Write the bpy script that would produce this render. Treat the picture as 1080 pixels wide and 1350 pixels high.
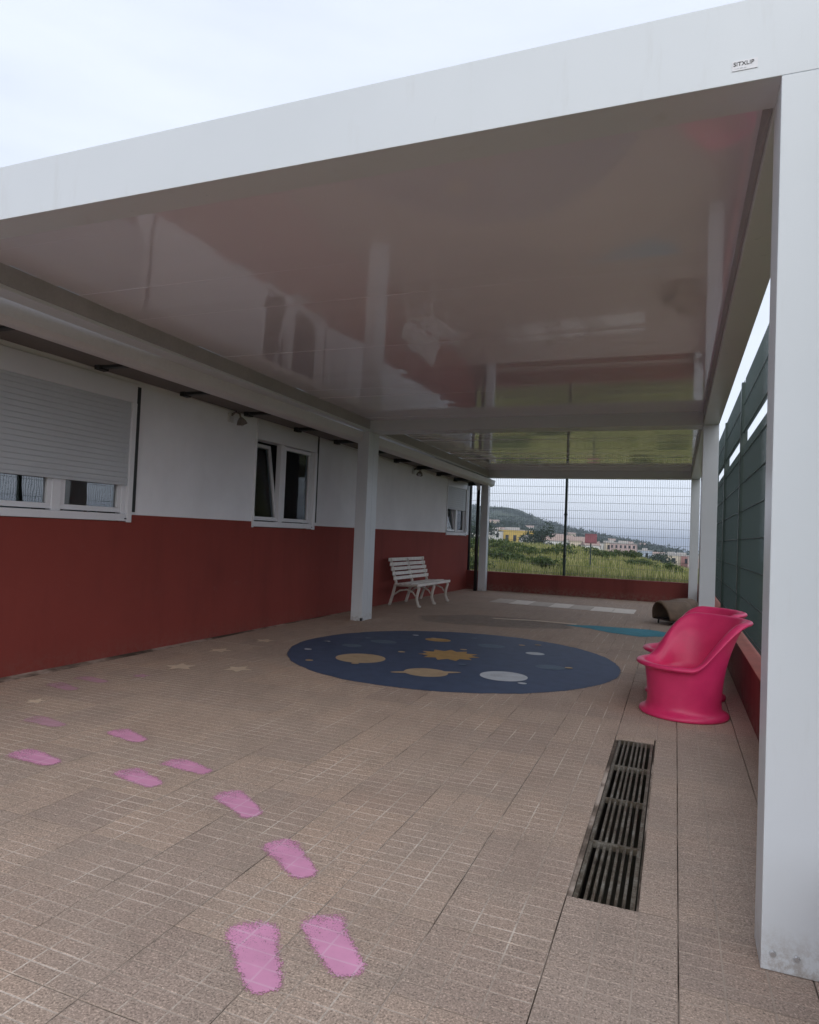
import bpy, bmesh, math, random
from math import radians as rad, sin, cos, pi, tan
from mathutils import Vector, Matrix
import numpy as np

for o in list(bpy.data.objects):
    bpy.data.objects.remove(o)
random.seed(7)
rng = np.random.default_rng(7)
S = bpy.context.scene
COL = S.collection

# ---------------------------------------------------------------- camera
cam = bpy.data.cameras.new('camera')
cam.sensor_fit = 'VERTICAL'
cam.sensor_height = 24.0
cam.sensor_width = 19.2
cam.lens = 895.0 / 1350.0 * 24.0
cam.clip_start = 0.05
cam.clip_end = 60000
camo = bpy.data.objects.new('camera', cam)
COL.objects.link(camo)
_Y = Vector((351, 43, 895)).normalized()            # world Y seen in (right, down, forward)
_Z = Vector((1, 0.041, 0)).cross(_Y).normalized()
if _Z.y > 0:
    _Z = -_Z
_X = _Y.cross(_Z)
if _X.x < 0:
    _X = -_X
right = Vector((_X.x, _Y.x, _Z.x)); down = Vector((_X.y, _Y.y, _Z.y)); fwd = Vector((_X.z, _Y.z, _Z.z))
M = Matrix.Identity(4)
for r in range(3):
    M[r][0] = right[r]; M[r][1] = -down[r]; M[r][2] = -fwd[r]
M[2][3] = 1.4
camo.matrix_world = M
S.camera = camo

# ---------------------------------------------------------------- sky, sun, exposure
SUN_EL, SUN_AZ = rad(34), rad(165)                  # behind the camera, veiled by cloud
W = bpy.data.worlds.new('World'); S.world = W; W.use_nodes = True
nt = W.node_tree; nt.nodes.clear()
wo = nt.nodes.new('ShaderNodeOutputWorld'); bg = nt.nodes.new('ShaderNodeBackground')
bg.inputs['Strength'].default_value = 0.1
sky = nt.nodes.new('ShaderNodeTexSky'); sky.sky_type = 'NISHITA'; sky.sun_disc = False
sky.sun_elevation = SUN_EL; sky.sun_rotation = SUN_AZ; sky.altitude = 150
sky.air_density = 1.0; sky.dust_density = 2.5; sky.ozone_density = 1.0
tc = nt.nodes.new('ShaderNodeTexCoord')
mp = nt.nodes.new('ShaderNodeMapping'); mp.inputs['Scale'].default_value = (1, 1, 5.0)
n1 = nt.nodes.new('ShaderNodeTexNoise'); n1.inputs['Scale'].default_value = 2.2; n1.inputs['Detail'].default_value = 6; n1.inputs['Roughness'].default_value = .55
cr = nt.nodes.new('ShaderNodeValToRGB')
cr.color_ramp.elements[0].position = .32; cr.color_ramp.elements[0].color = (4.0, 4.32, 5.0, 1)
cr.color_ramp.elements[1].position = .68; cr.color_ramp.elements[1].color = (4.5, 4.82, 5.45, 1)
mx = nt.nodes.new('ShaderNodeMix'); mx.data_type = 'RGBA'; mx.inputs[0].default_value = 0.9
L = nt.links.new
L(tc.outputs['Generated'], mp.inputs['Vector']); L(mp.outputs[0], n1.inputs['Vector']); L(n1.outputs[0], cr.inputs[0])
L(sky.outputs[0], mx.inputs[6]); L(cr.outputs[0], mx.inputs[7])
L(mx.outputs[2], bg.inputs['Color']); L(bg.outputs[0], wo.inputs['Surface'])

sun = bpy.data.lights.new('sun', 'SUN'); sun.energy = 0.55; sun.angle = rad(60); sun.color = (1, .97, .93)
suno = bpy.data.objects.new('sun', sun); COL.objects.link(suno)
sd = Vector((sin(SUN_AZ) * cos(SUN_EL), cos(SUN_AZ) * cos(SUN_EL), sin(SUN_EL)))
suno.rotation_euler = sd.to_track_quat('Z', 'Y').to_euler(); suno.location = sd * 40

S.view_settings.view_transform = 'Standard'; S.view_settings.look = 'None'
S.view_settings.exposure = 1.13; S.view_settings.gamma = 1.0; S.view_settings.use_curve_mapping = False
S.render.engine = 'CYCLES'
S.cycles.use_denoising = True
S.cycles.max_bounces = 12; S.cycles.diffuse_bounces = 9; S.cycles.glossy_bounces = 5
S.cycles.transparent_max_bounces = 12; S.cycles.sample_clamp_indirect = 6.0
S.cycles.caustics_reflective = False; S.cycles.caustics_refractive = False
S.cycles.use_adaptive_sampling = True

# ================================================================ helpers
class MB:
    """collects shapes, then links them as one mesh object"""
    def __init__(s): s.v = []; s.f = []; s.m = []
    def add(s, vs, fs, mat=0):
        b = len(s.v); s.v += [tuple(p) for p in vs]
        s.f += [tuple(b + i for i in f) for f in fs]; s.m += [mat] * len(fs)
    def box(s, x0, x1, y0, y1, z0, z1, mat=0):
        s.add([(x0,y0,z0),(x1,y0,z0),(x1,y1,z0),(x0,y1,z0),(x0,y0,z1),(x1,y0,z1),(x1,y1,z1),(x0,y1,z1)],
              [(0,3,2,1),(4,5,6,7),(0,1,5,4),(1,2,6,5),(2,3,7,6),(3,0,4,7)], mat)
    def boxy(s, x0, x1, y0, y1, za0, zb0, za1, zb1, mat=0):
        """box whose bottom/top run from (za0,zb0) at y0 to (za1,zb1) at y1"""
        s.add([(x0,y0,za0),(x1,y0,za0),(x1,y1,za1),(x0,y1,za1),(x0,y0,zb0),(x1,y0,zb0),(x1,y1,zb1),(x0,y1,zb1)],
              [(0,3,2,1),(4,5,6,7),(0,1,5,4),(1,2,6,5),(2,3,7,6),(3,0,4,7)], mat)
    def tube(s, pts, r, n=8, mat=0, cap=True, rs=None):
        pts = [Vector(p) for p in pts]; k = len(pts); rings = []
        for i, p in enumerate(pts):
            t = (pts[min(i+1,k-1)] - pts[max(i-1,0)]).normalized()
            a = Vector((0,0,1)) if abs(t.z) < .9 else Vector((1,0,0))
            u = t.cross(a).normalized(); w = t.cross(u)
            rr = rs[i] if rs else r
            rings.append([p + (u*cos(2*pi*j/n) + w*sin(2*pi*j/n)) * rr for j in range(n)])
        vs = [p for g in rings for p in g]
        fs = [(i*n+j, i*n+(j+1)%n, (i+1)*n+(j+1)%n, (i+1)*n+j) for i in range(k-1) for j in range(n)]
        if cap: fs += [tuple(range(n-1,-1,-1)), tuple((k-1)*n+j for j in range(n))]
        s.add(vs, fs, mat)
    def sweep(s, loops, closed_ends=True, mat=0):
        """skin between equal-length closed loops"""
        n = len(loops[0]); vs = [p for g in loops for p in g]
        fs = [(i*n+j, i*n+(j+1)%n, (i+1)*n+(j+1)%n, (i+1)*n+j) for i in range(len(loops)-1) for j in range(n)]
        if closed_ends: fs += [tuple(range(n-1,-1,-1)), tuple((len(loops)-1)*n+j for j in range(n))]
        s.add(vs, fs, mat)
    def mesh(s, name, mats, bevel=0, smooth=False, fix=True):
        me = bpy.data.meshes.new(name); me.from_pydata(s.v, [], s.f)
        for m in (mats if isinstance(mats, (list, tuple)) else [mats]): me.materials.append(m)
        me.polygons.foreach_set('material_index', s.m)
        if bevel or fix:
            bm = bmesh.new(); bm.from_mesh(me)
            if fix: bmesh.ops.recalc_face_normals(bm, faces=bm.faces)
            if bevel: bmesh.ops.bevel(bm, geom=list(bm.edges), offset=bevel, segments=2, profile=.5, affect='EDGES', clamp_overlap=True)
            bm.to_mesh(me); bm.free()
        if smooth: me.polygons.foreach_set('use_smooth', [True]*len(me.polygons))
        me.update(); return me
    def build(s, name, mats, parent=None, bevel=0, smooth=False, fix=True):
        return link(name, s.mesh(name, mats, bevel, smooth, fix), parent)

def link(name, me, parent=None, loc=None):
    o = bpy.data.objects.new(name, me); COL.objects.link(o)
    if parent: o.parent = parent
    if loc is not None: o.location = loc
    return o
def thing(name, label, cat, loc=(0,0,0), rz=0, group=None):
    o = bpy.data.objects.new(name, None); COL.objects.link(o); o.location = loc; o.rotation_euler = (0,0,rz)
    o.empty_display_size = .2
    return tag(o, label, cat, group)
def tag(o, label, cat, group=None):
    o['label'] = label; o['category'] = cat
    if group: o['group'] = group
    return o
def struct(o): o['kind'] = 'structure'; return o
def stuff(o): o['kind'] = 'stuff'; return o
def copy_tree(o, parent=None):
    c = o.copy(); COL.objects.link(c); c.parent = parent
    for ch in list(o.children): copy_tree(ch, c)
    return c

# ---------------------------------------------------------------- materials
class NT:
    def __init__(s, name):
        s.m = bpy.data.materials.new(name); s.m.use_nodes = True; s.t = s.m.node_tree; s.t.nodes.clear()
        s.out = s.n('ShaderNodeOutputMaterial')
    def n(s, typ, **kw):
        x = s.t.nodes.new(typ)
        for k, v in kw.items(): setattr(x, k, v)
        return x
    def l(s, a, b): s.t.links.new(a, b)
    def val(s, x, inp):
        if hasattr(x, 'is_output'): s.l(x, inp)
        else: inp.default_value = x
    def math(s, op, a, b=0.0, c=None):
        x = s.n('ShaderNodeMath', operation=op); s.val(a, x.inputs[0]); s.val(b, x.inputs[1])
        if c is not None: s.val(c, x.inputs[2])
        return x.outputs[0]
    def noise(s, vec, scale, detail=4, rough=.55):
        x = s.n('ShaderNodeTexNoise'); x.inputs['Scale'].default_value = scale; x.inputs['Detail'].default_value = detail
        x.inputs['Roughness'].default_value = rough
        if vec is not None: s.l(vec, x.inputs['Vector'])
        return x.outputs[0]
    def ramp(s, fac, stops):
        x = s.n('ShaderNodeValToRGB'); e = x.color_ramp.elements
        while len(e) < len(stops): e.new(.5)
        for i, (p, c) in enumerate(stops):
            e[i].position = p; e[i].color = (c[0], c[1], c[2], 1) if hasattr(c, '__len__') else (c, c, c, 1)
        s.l(fac, x.inputs[0]); return x.outputs[0]
    def mix(s, fac, a, b, mode='MIX'):
        x = s.n('ShaderNodeMix', data_type='RGBA', blend_type=mode); s.val(fac, x.inputs[0])
        for v, i in ((a, 6), (b, 7)):
            if hasattr(v, 'is_output'): s.l(v, x.inputs[i])
            else: x.inputs[i].default_value = (v[0], v[1], v[2], 1)
        return x.outputs[2]
    def pos(s): return s.n('ShaderNodeNewGeometry').outputs['Position']
    def obj(s): return s.n('ShaderNodeTexCoord').outputs['Object']
    def mapped(s, vec, sc):
        x = s.n('ShaderNodeMapping'); x.inputs['Scale'].default_value = sc; s.l(vec, x.inputs['Vector']); return x.outputs[0]
    def bump(s, h, strength=.3, dist=.01):
        x = s.n('ShaderNodeBump'); x.inputs['Strength'].default_value = strength; x.inputs['Distance'].default_value = dist
        s.l(h, x.inputs['Height']); return x.outputs[0]
    def bsdf(s, color, rough=.6, normal=None, spec=.5, metal=0, coat=0):
        b = s.n('ShaderNodeBsdfPrincipled')
        if hasattr(color, 'is_output'): s.l(color, b.inputs['Base Color'])
        else: b.inputs['Base Color'].default_value = (*color, 1)
        s.val(rough, b.inputs['Roughness']); b.inputs['Specular IOR Level'].default_value = spec
        b.inputs['Metallic'].default_value = metal; b.inputs['Coat Weight'].default_value = coat
        if normal is not None: s.l(normal, b.inputs['Normal'])
        return b.outputs[0]
    def done(s, shader): s.l(shader, s.out.inputs['Surface']); return s.m

def mat(name, color, rough=.6, var=.15, scale=3.0, spec=.5, metal=0, bump=0, bscale=60, coat=0):
    """plain procedural surface: broad tone drift + fine grain"""
    t = NT(name); p = t.pos()
    a = t.noise(p, scale, 5); b = t.noise(p, scale*14, 3)
    lo = tuple(c*(1-var) for c in color); hi = tuple(min(1, c*(1+var*.8)) for c in color)
    f = t.math('ADD', t.math('MULTIPLY', a, .65), t.math('MULTIPLY', b, .35))
    c = t.ramp(f, [(.3, lo), (.7, hi)])
    r = t.math('ADD', t.math('MULTIPLY', a, .16), rough - .08)
    nm = t.bump(t.noise(p, bscale, 4), bump, .004) if bump else None
    return t.done(t.bsdf(c, r, nm, spec, metal, coat))

def groove_lines(t, pos, w):
    """1 on the cast grooves of the paving (0.41 m slabs, 3 x 6 cells)"""
    sx = t.n('ShaderNodeSeparateXYZ'); t.l(pos, sx.inputs[0]); res = []
    for ax, pitch, off in ((0, .41/3, .045), (1, .41/6, 2.38)):
        q = t.math('DIVIDE', t.math('SUBTRACT', sx.outputs[ax], off), pitch)
        fr = t.math('FRACT', q); d = t.math('MINIMUM', fr, t.math('SUBTRACT', 1.0, fr))
        res.append(t.math('LESS_THAN', t.math('MULTIPLY', d, pitch), w))
    return t.math('MAXIMUM', res[0], res[1])

def paving_mat(name, tint, dark=1.0):
    t = NT(name); p = t.pos(); rnd = t.n('ShaderNodeObjectInfo').outputs['Random']
    sp = t.noise(p, 135, 2, .75); sp2 = t.noise(p, 48, 3, .6); blot = t.noise(p, 1.1, 5, .6); st = t.noise(p, 4.5, 4, .6)
    grain = t.ramp(sp, [(.34, tuple(c*.30 for c in tint)), (.44, tuple(c*.9 for c in tint)), (.56, tuple(c*1.12 for c in tint)), (.68, tuple(min(1,c*2.0) for c in tint))])
    g2 = t.mix(.3, grain, t.ramp(sp2, [(.35, tuple(c*.68 for c in tint)), (.65, tuple(c*1.25 for c in tint))]))
    b = t.ramp(blot, [(.3, (.90,.88,.88)), (.5, (1,1,1)), (.72, (1.05,1.0,.96))])
    c = t.mix(1.0, g2, b, 'MULTIPLY')
    c = t.mix(1.0, c, t.ramp(st, [(.3, (.92,.92,.92)), (.55, (1.02,1.0,1.0))]), 'MULTIPLY')
    c = t.mix(1.0, c, t.ramp(rnd, [(0, (.91,.90,.91)), (.35, (.98,.98,.98)), (.7, (1.02,1.01,1.0)), (1, (1.07,1.04,1.01))]), 'MULTIPLY')
    return t.done(t.bsdf(c, .82, t.bump(sp, .5, .003), .3))

def paint_mat(name, color, wear=.5, rough=.75, grooves=True, edge=True, opacity=1.0):
    """floor paint, thin where the grain and the joints show through"""
    t = NT(name); p = t.pos()
    nz = t.noise(p, 150, 2, .7); nb = t.noise(p, 7, 4, .6)
    a = t.math('ADD', t.math('MULTIPLY', t.math('SUBTRACT', nz, .5), 1.5), t.math('MULTIPLY', t.math('SUBTRACT', nb, .5), .7))
    cov = t.n('ShaderNodeAttribute', attribute_name='paint_cover').outputs['Fac'] if edge else 1.0
    a = t.math('ADD', t.math('ADD', a, cov), -wear*.9)
    x = t.n('ShaderNodeMapRange'); x.inputs[1].default_value = .24; x.inputs[2].default_value = .46; t.l(a, x.inputs[0])
    x.inputs[4].default_value = opacity
    a = x.outputs[0]
    c = t.ramp(nb, [(.3, tuple(q*.88 for q in color)), (.7, tuple(min(1,q*1.08) for q in color))])
    if grooves:
        gm = t.math('MULTIPLY', groove_lines(t, p, .0035), t.ramp(t.noise(p, 2.3, 5, .6), [(.38, .15), (.6, .6)]))
        c = t.mix(gm, c, tuple(min(1, q*.5+.38) for q in color))
    b = t.bsdf(c, rough, None, .3); tr = t.n('ShaderNodeBsdfTransparent').outputs[0]
    m = t.n('ShaderNodeMixShader'); t.l(a, m.inputs[0]); t.l(tr, m.inputs[1]); t.l(b, m.inputs[2])
    return t.done(m.outputs[0])

M_ = {}
def perg_mat():
    t = NT('white_lacquered_aluminium'); p = t.pos(); a = t.noise(p, 1.2, 5); d = t.noise(t.mapped(p, (9, 9, 1.2)), 1.0, 6, .7)
    c = t.ramp(a, [(.3, (.645,.69,.725)), (.7, (.675,.72,.755))])
    c = t.mix(t.ramp(d, [(.58, 0.0), (.75, .22)]), c, (.46,.46,.44))                  # rain streaks
    sx = t.n('ShaderNodeSeparateXYZ'); t.l(p, sx.inputs[0]); m = t.n('ShaderNodeMapRange'); m.inputs[1].default_value = .16; m.inputs[2].default_value = 0; t.l(sx.outputs[2], m.inputs[0])
    k = t.math('MULTIPLY', m.outputs[0], t.ramp(t.noise(p, 26, 6, .75), [(.44, 0.0), (.62, .7)]))
    c = t.mix(k, c, (.30,.25,.20))                                                    # mud splashes
    return t.done(t.bsdf(c, t.math('ADD', t.math('MULTIPLY', d, .25), .2), t.bump(t.noise(p, 9, 3), .02, .004), .5))
M_['pergola'] = perg_mat()
def ceil_mat():
    t = NT('glossy_white_louvre'); p = t.pos()
    wav = t.noise(t.mapped(p, (.5, 1.6, 1)), 1.6, 2, .5)
    c = t.ramp(t.noise(p, .8, 4), [(.3, (.82,.81,.89)), (.7, (.87,.86,.93))])
    return t.done(t.bsdf(c, t.math('ADD', t.math('MULTIPLY', t.noise(p, 3.5, 5, .65), .12), .03), t.bump(wav, .02, .02), .7, 0, 0.8))
M_['louvre'] = ceil_mat()
def wall_mat(name, col, streak, dirt=.0):
    t = NT(name); p = t.pos()
    a = t.noise(p, .9, 5, .6); s = t.noise(t.mapped(p, (3, 3, .5)), 1.0, 5, .6); g = t.noise(p, 140, 3, .6); r = t.noise(p, 22, 4, .6)
    c = t.ramp(a, [(.28, tuple(q*.90 for q in col)), (.7, tuple(min(1,q*1.05) for q in col))])
    c = t.mix(1, c, t.ramp(s, [(.3, (1-streak,)*3), (.55, (1,1,1))]), 'MULTIPLY')
    c = t.mix(t.ramp(t.noise(p, 5.5, 6, .75), [(.60, 0.0), (.72, .35)]), c, tuple(min(1, q*.8+.05) for q in col))   # scuffs
    if dirt:                                                            # splash marks of mud, thickest in the first 25 cm
        sx = t.n('ShaderNodeSeparateXYZ'); t.l(p, sx.inputs[0])
        m = t.n('ShaderNodeMapRange'); m.inputs[1].default_value = .22; m.inputs[2].default_value = .0; t.l(sx.outputs[2], m.inputs[0])
        k = t.math('MULTIPLY', m.outputs[0], t.ramp(t.noise(p, 16, 6, .75), [(.42, 0.0), (.60, 1.0)]))
        c = t.mix(t.math('MULTIPLY', k, dirt), c, (.24,.19,.15))
    h = t.math('ADD', t.math('MULTIPLY', g, .6), t.math('MULTIPLY', r, .6))
    return t.done(t.bsdf(c, .8, t.bump(h, .4, .005), .3))
M_['wall_white'] = wall_mat('white_wall_paint', (.85,.87,.91), .03)
M_['wall_red'] = wall_mat('oxide_red_wall_paint', (.26,.050,.038), .14, .16)
M_['wall_red_low'] = wall_mat('oxide_red_low_wall_paint', (.215,.052,.045), .2, .6)
M_['coping'] = mat('pale_red_coping_paint', (.36,.13,.10), .75, .22, 3, .3, bump=.2)  # paler mottled red, for the right wall top and the roof
M_['pvc'] = mat('white_pvc', (.74,.75,.78), .35, .03, 2)
M_['shutter'] = mat('grey_shutter_slats', (.52,.55,.58), .45, .05, 2)
M_['soffit'] = mat('brown_soffit_board', (.17,.15,.14), .7, .2, 3)
M_['black'] = mat('black_plastic', (.016,.017,.018), .5, .2, 6)
M_['gutter'] = mat('white_gutter_metal', (.68,.68,.70), .4, .07, 2)
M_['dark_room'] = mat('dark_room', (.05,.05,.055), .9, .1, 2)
M_['reflection_sheet'] = mat('pale_blue_sky_reflection', (.42,.53,.62), .9, .12, 18)  # pale blue stands in for sky reflected in the panes
def glass_mat(name, ior):
    t = NT(name); fr = t.n('ShaderNodeFresnel'); fr.inputs[0].default_value = ior
    g = t.n('ShaderNodeBsdfGlossy'); g.inputs['Roughness'].default_value = .015; g.inputs['Color'].default_value = (.95,.98,1,1)
    tr = t.n('ShaderNodeBsdfTransparent'); tr.inputs[0].default_value = (.80,.86,.88,1)
    w = t.noise(t.pos(), 2.0, 2); b = t.bump(w, .04, .02); t.l(b, g.inputs['Normal'])
    m = t.n('ShaderNodeMixShader'); t.l(fr.outputs[0], m.inputs[0]); t.l(tr.outputs[0], m.inputs[1]); t.l(g.outputs[0], m.inputs[2])
    return t.done(m.outputs[0])
M_['glass'] = glass_mat('window_glass', 1.42); M_['glass2'] = glass_mat('double_glazing', 2.9)
TINT = (.39,.308,.248)
M_['paver'] = paving_mat('terrazzo_paver', TINT)
M_['paver_plain'] = paving_mat('plain_terrazzo_paver', (.385,.308,.252))
def grout_mat():
    t = NT('pale_cement_grout'); p = t.pos(); n = t.noise(p, 2.3, 5, .6); f = t.noise(p, 90, 2)
    c = t.ramp(n, [(.36, (.33,.265,.215)), (.48, (.46,.375,.31)), (.62, (.68,.585,.50))])
    c = t.mix(1, c, t.ramp(f, [(.35, (.7,.7,.7)), (.6, (1.05,1.05,1.05))]), 'MULTIPLY')
    return t.done(t.bsdf(c, .9, None, .2))
M_['grout'] = grout_mat()
M_['grout_faint'] = mat('brown_cement_grout', (.40,.325,.27), .9, .3, 3, .2)
def seam_mat():
    t = NT('dirty_slab_seam'); p = t.pos(); n = t.noise(p, 1.7, 5, .65)
    return t.done(t.bsdf(t.ramp(n, [(.42, (.09,.07,.055)), (.5, (.24,.19,.155)), (.58, (.50,.42,.36))]), .95, None, .2))
M_['seam'] = seam_mat()
M_['joint'] = mat('dark_dirt_joint', (.085,.07,.06), .95, .3, 8, .2)
def steel_mat():
    t = NT('rusty_galvanised_steel'); p = t.pos(); n = t.noise(p, 9, 5, .65); f = t.noise(p, 70, 3, .7)
    c = t.ramp(t.math('ADD', t.math('MULTIPLY', n, .6), t.math('MULTIPLY', f, .4)), [(.34, (.05,.038,.026)), (.48, (.13,.105,.075)), (.60, (.24,.225,.19)), (.70, (.45,.44,.40))])
    return t.done(t.bsdf(c, t.math('ADD', t.math('MULTIPLY', n, .5), .25), t.bump(f, .4, .002), .5, .35))
M_['steel'] = steel_mat()
M_['pit'] = mat('wet_dark_channel', (.035,.032,.02), .6, .4, 6)
def plastic_pink():
    t = NT('pink_plastic'); p = t.pos(); a = t.noise(p, 6, 4)
    c = t.ramp(a, [(.3, (.68,.032,.14)), (.7, (.78,.045,.17))])
    d = t.noise(p, 40, 3); c = t.mix(t.ramp(d, [(.62, (0,0,0)), (.75, (.25,.25,.25))]), c, (.55,.10,.16))
    return t.done(t.bsdf(c, t.math('ADD', t.math('MULTIPLY', a, .2), .28), t.bump(t.noise(p, 220, 2), .06, .002), .5))
M_['pink'] = plastic_pink()
M_['bench_slat'] = mat('cream_painted_slats', (.76,.73,.69), .55, .16, 7, .4, bump=.15)
M_['bench_iron'] = mat('cream_painted_iron', (.62,.58,.53), .6, .22, 9, .4, bump=.15)
M_['brown'] = mat('brown_wicker_plastic', (.17,.118,.082), .7, .35, 9, .35, bump=.4)
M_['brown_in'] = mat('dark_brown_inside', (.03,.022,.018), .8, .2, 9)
M_['fence_green'] = mat('dark_green_coated_steel', (.018,.040,.034), .4, .2, 8)
M_['wire_dark'] = mat('dark_green_wire', (.012,.034,.034), .45, .15, 8)
M_['wire'] = mat('green_grey_wire', (.13,.155,.16), .45, .15, 8)
def strip_mat(name, col, trans, rough):
    t = NT(name); p = t.pos(); a = t.noise(t.mapped(p, (1, .8, 6)), 2.0, 4)
    c = t.ramp(a, [(.3, tuple(q*.8 for q in col)), (.7, tuple(q*1.15 for q in col))])
    b = t.bsdf(c, rough, None, .4); tl = t.n('ShaderNodeBsdfTranslucent'); t.l(c, tl.inputs[0])
    m = t.n('ShaderNodeMixShader'); m.inputs[0].default_value = trans; t.l(b, m.inputs[1]); t.l(tl.outputs[0], m.inputs[2])
    return t.done(m.outputs[0])
M_['strip_light'] = strip_mat('grey_green_privacy_strip', (.15,.20,.21), .55, .45)
M_['strip_dark'] = strip_mat('dark_green_privacy_strip', (.022,.045,.048), .25, .4)
M_['gutter_shade'] = mat('inner_gutter_painted_shade', (.40,.40,.41), .5, .15, 3)  # darker than the beams: gutter shade put into the colour
M_['bolt'] = mat('zinc_bolt', (.55,.56,.57), .35, .1, 20, .5, metal=.6)
M_['rust'] = mat('rusty_lamp_metal', (.19,.165,.15), .6, .35, 30, .4)
M_['lamp_glass'] = mat('frosted_lamp_glass', (.45,.46,.47), .3, .05, 10)

# floor paints
M_['p_pink'] = paint_mat('pink_floor_paint', (.66,.30,.46), .22)
M_['p_faint'] = paint_mat('faded_pink_floor_paint', (.60,.34,.42), .32, opacity=.75)
M_['p_star'] = paint_mat('pale_star_paint', (.66,.53,.40), .2)
M_['p_blue'] = paint_mat('navy_blue_floor_paint', (.062,.090,.160), .25, .6, grooves=False)
M_['p_ochre'] = paint_mat('ochre_floor_paint', (.46,.29,.11), .3, edge=False, grooves=False)
M_['p_tan'] = paint_mat('tan_floor_paint', (.48,.36,.23), .3, edge=False, grooves=False)
M_['p_white'] = paint_mat('off_white_floor_paint', (.56,.60,.64), .3, edge=False, grooves=False)
M_['p_steel'] = paint_mat('slate_blue_floor_paint', (.13,.18,.24), .3, edge=False, grooves=False)
M_['p_cream'] = paint_mat('cream_floor_paint', (.78,.71,.63), .2, grooves=False)
M_['p_cream2'] = paint_mat('beige_floor_paint', (.55,.48,.41), .2, grooves=False)
M_['p_teal'] = paint_mat('turquoise_floor_paint', (.06,.33,.43), .35, grooves=False, opacity=.8)
M_['p_dark'] = paint_mat('faded_blue_green_floor_paint', (.14,.165,.175), .62, grooves=False, opacity=.32)

# ================================================================ terrain, sea
def lerp(a, b, t): return a + (b-a)*t
def sm(a, b, x):
    t = np.clip((x-a)/(b-a), 0, 1); return t*t*(3-2*t)
RA = [-180,-70,-40,-25,-17,-14.8,-13.2,-12.2,-11.2,-10,-7.5,-5.2,-.6,1.1,4,10,30,70,180]
RE = [.2,.6,1.4,2.2,2.6,2.62,2.6,2.40,1.95,1.45,.80,.44,-.25,-.70,-1.3,-2.0,-2.4,-1.2,.2]
FA = [-180,-70,-40,-14.5,-7.6,-3,.5,10,40,180]
FE = [-.6,-.3,-.2,-.50,-.68,-1.25,-2.0,-2.6,-2.6,-.6]
def hash2(x, y): return np.sin(x*12.9898 + y*78.233)
def wob(x, y, s):
    return (np.sin(x*s+1.3)*np.cos(y*s*1.13+.4) + .5*np.sin(x*s*2.3+y*s*1.7) + .25*np.sin(x*s*4.9-y*s*5.3))/1.75
def terrain(x, y):
    x = np.asarray(x, float); y = np.asarray(y, float)
    d = np.hypot(x, y) + 1e-6; az = np.degrees(np.arctan2(x, y))
    re_ = np.interp(az, RA, RE); fe = np.interp(az, FA, FE)
    zc = 1.4 + 75*np.tan(np.radians(fe))
    z = lerp(.12, zc, sm(17, 75, d)) + wob(x, y, .5)*.07*sm(18, 26, d)
    te = fe - .55
    zt = 1.4 + d*np.tan(np.radians(te))
    z = np.where(d > 75, lerp(zc, zt, sm(75, 150, d)), z)
    zr = 1.4 + 1400*np.tan(np.radians(re_))
    zt3 = 1.4 + 320*np.tan(np.radians(te))
    k = np.clip((d-320)/1080, 0, 1); k = .35*k + .65*k**1.8
    z = np.where(d > 320, lerp(zt3, zr, k) + wob(x, y, .012)*5*sm(350, 700, d)*(1-sm(1150, 1400, d)) + wob(x, y, .06)*.9*sm(350, 600, d), z)
    z = np.where(d > 1400, lerp(zr, -90, sm(1400, 2300, d)), z)
    inside = (x > -12) & (x < .95) & (y > -14) & (y < 17.75)
    return np.where(inside, -.75, np.where((d < 19) & (y < 17.8), np.minimum(z, -.05), z))

def terrain_mat():
    t = NT('hillside_ground'); p = t.pos()
    d = t.n('ShaderNodeVectorMath', operation='LENGTH'); t.l(p, d.inputs[0])
    near = t.ramp(t.noise(p, .35, 6, .65), [(.3, (.055,.075,.02)), (.5, (.13,.14,.045)), (.7, (.21,.19,.085))])
    far = t.ramp(t.noise(p, .035, 8, .7), [(.34, (.012,.026,.014)), (.5, (.035,.058,.026)), (.62, (.075,.085,.04)), (.74, (.14,.12,.075))])
    mr = t.n('ShaderNodeMapRange'); mr.inputs[1].default_value = 60; mr.inputs[2].default_value = 160; t.l(d.outputs['Value'], mr.inputs[0])
    return t.done(t.bsdf(t.mix(mr.outputs[0], near, far), .9, None, .2))
def polar_sheet():
    azs = np.concatenate([np.arange(-180, -42, 6), np.arange(-42, -22, 2), np.arange(-22, 8, .22), np.arange(8, 30, 2), np.arange(30, 180, 6)])
    ds = np.concatenate([[.5, 4, 8, 12, 15], np.arange(17, 40, 1.0), np.arange(40, 100, 3.0), np.geomspace(100, 2300, 80)])
    A, D = np.meshgrid(np.radians(azs), ds); X = D*np.sin(A); Y = D*np.cos(A); Z = terrain(X, Y)
    n = len(azs); v = np.stack([X, Y, Z], -1).reshape(-1, 3)
    f = [(i*n+j, i*n+(j+1) % n, (i+1)*n+(j+1) % n, (i+1)*n+j) for i in range(len(ds)-1) for j in range(n)]
    f.append(tuple(range(n)))
    me = bpy.data.meshes.new('hillside'); me.from_pydata([tuple(q) for q in v], [], f); me.materials.append(terrain_mat())
    me.polygons.foreach_set('use_smooth', [True]*len(me.polygons)); me.update()
    bm = bmesh.new(); bm.from_mesh(me); bmesh.ops.recalc_face_normals(bm, faces=bm.faces); bm.to_mesh(me); bm.free()
    return struct(link('hillside', me))
polar_sheet()
mb = MB(); ring = [(22000*sin(a), 22000*cos(a), -62) for a in np.linspace(0, 2*pi, 65)[:-1]]
mb.add(ring, [tuple(range(64))]); 
t = NT('sea_water'); sw = t.bsdf((.10,.16,.20), .35, t.bump(t.noise(t.pos(), .02, 4), .2, 2.0), .5)
struct(mb.build('sea', t.done(sw), fix=False))

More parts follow.
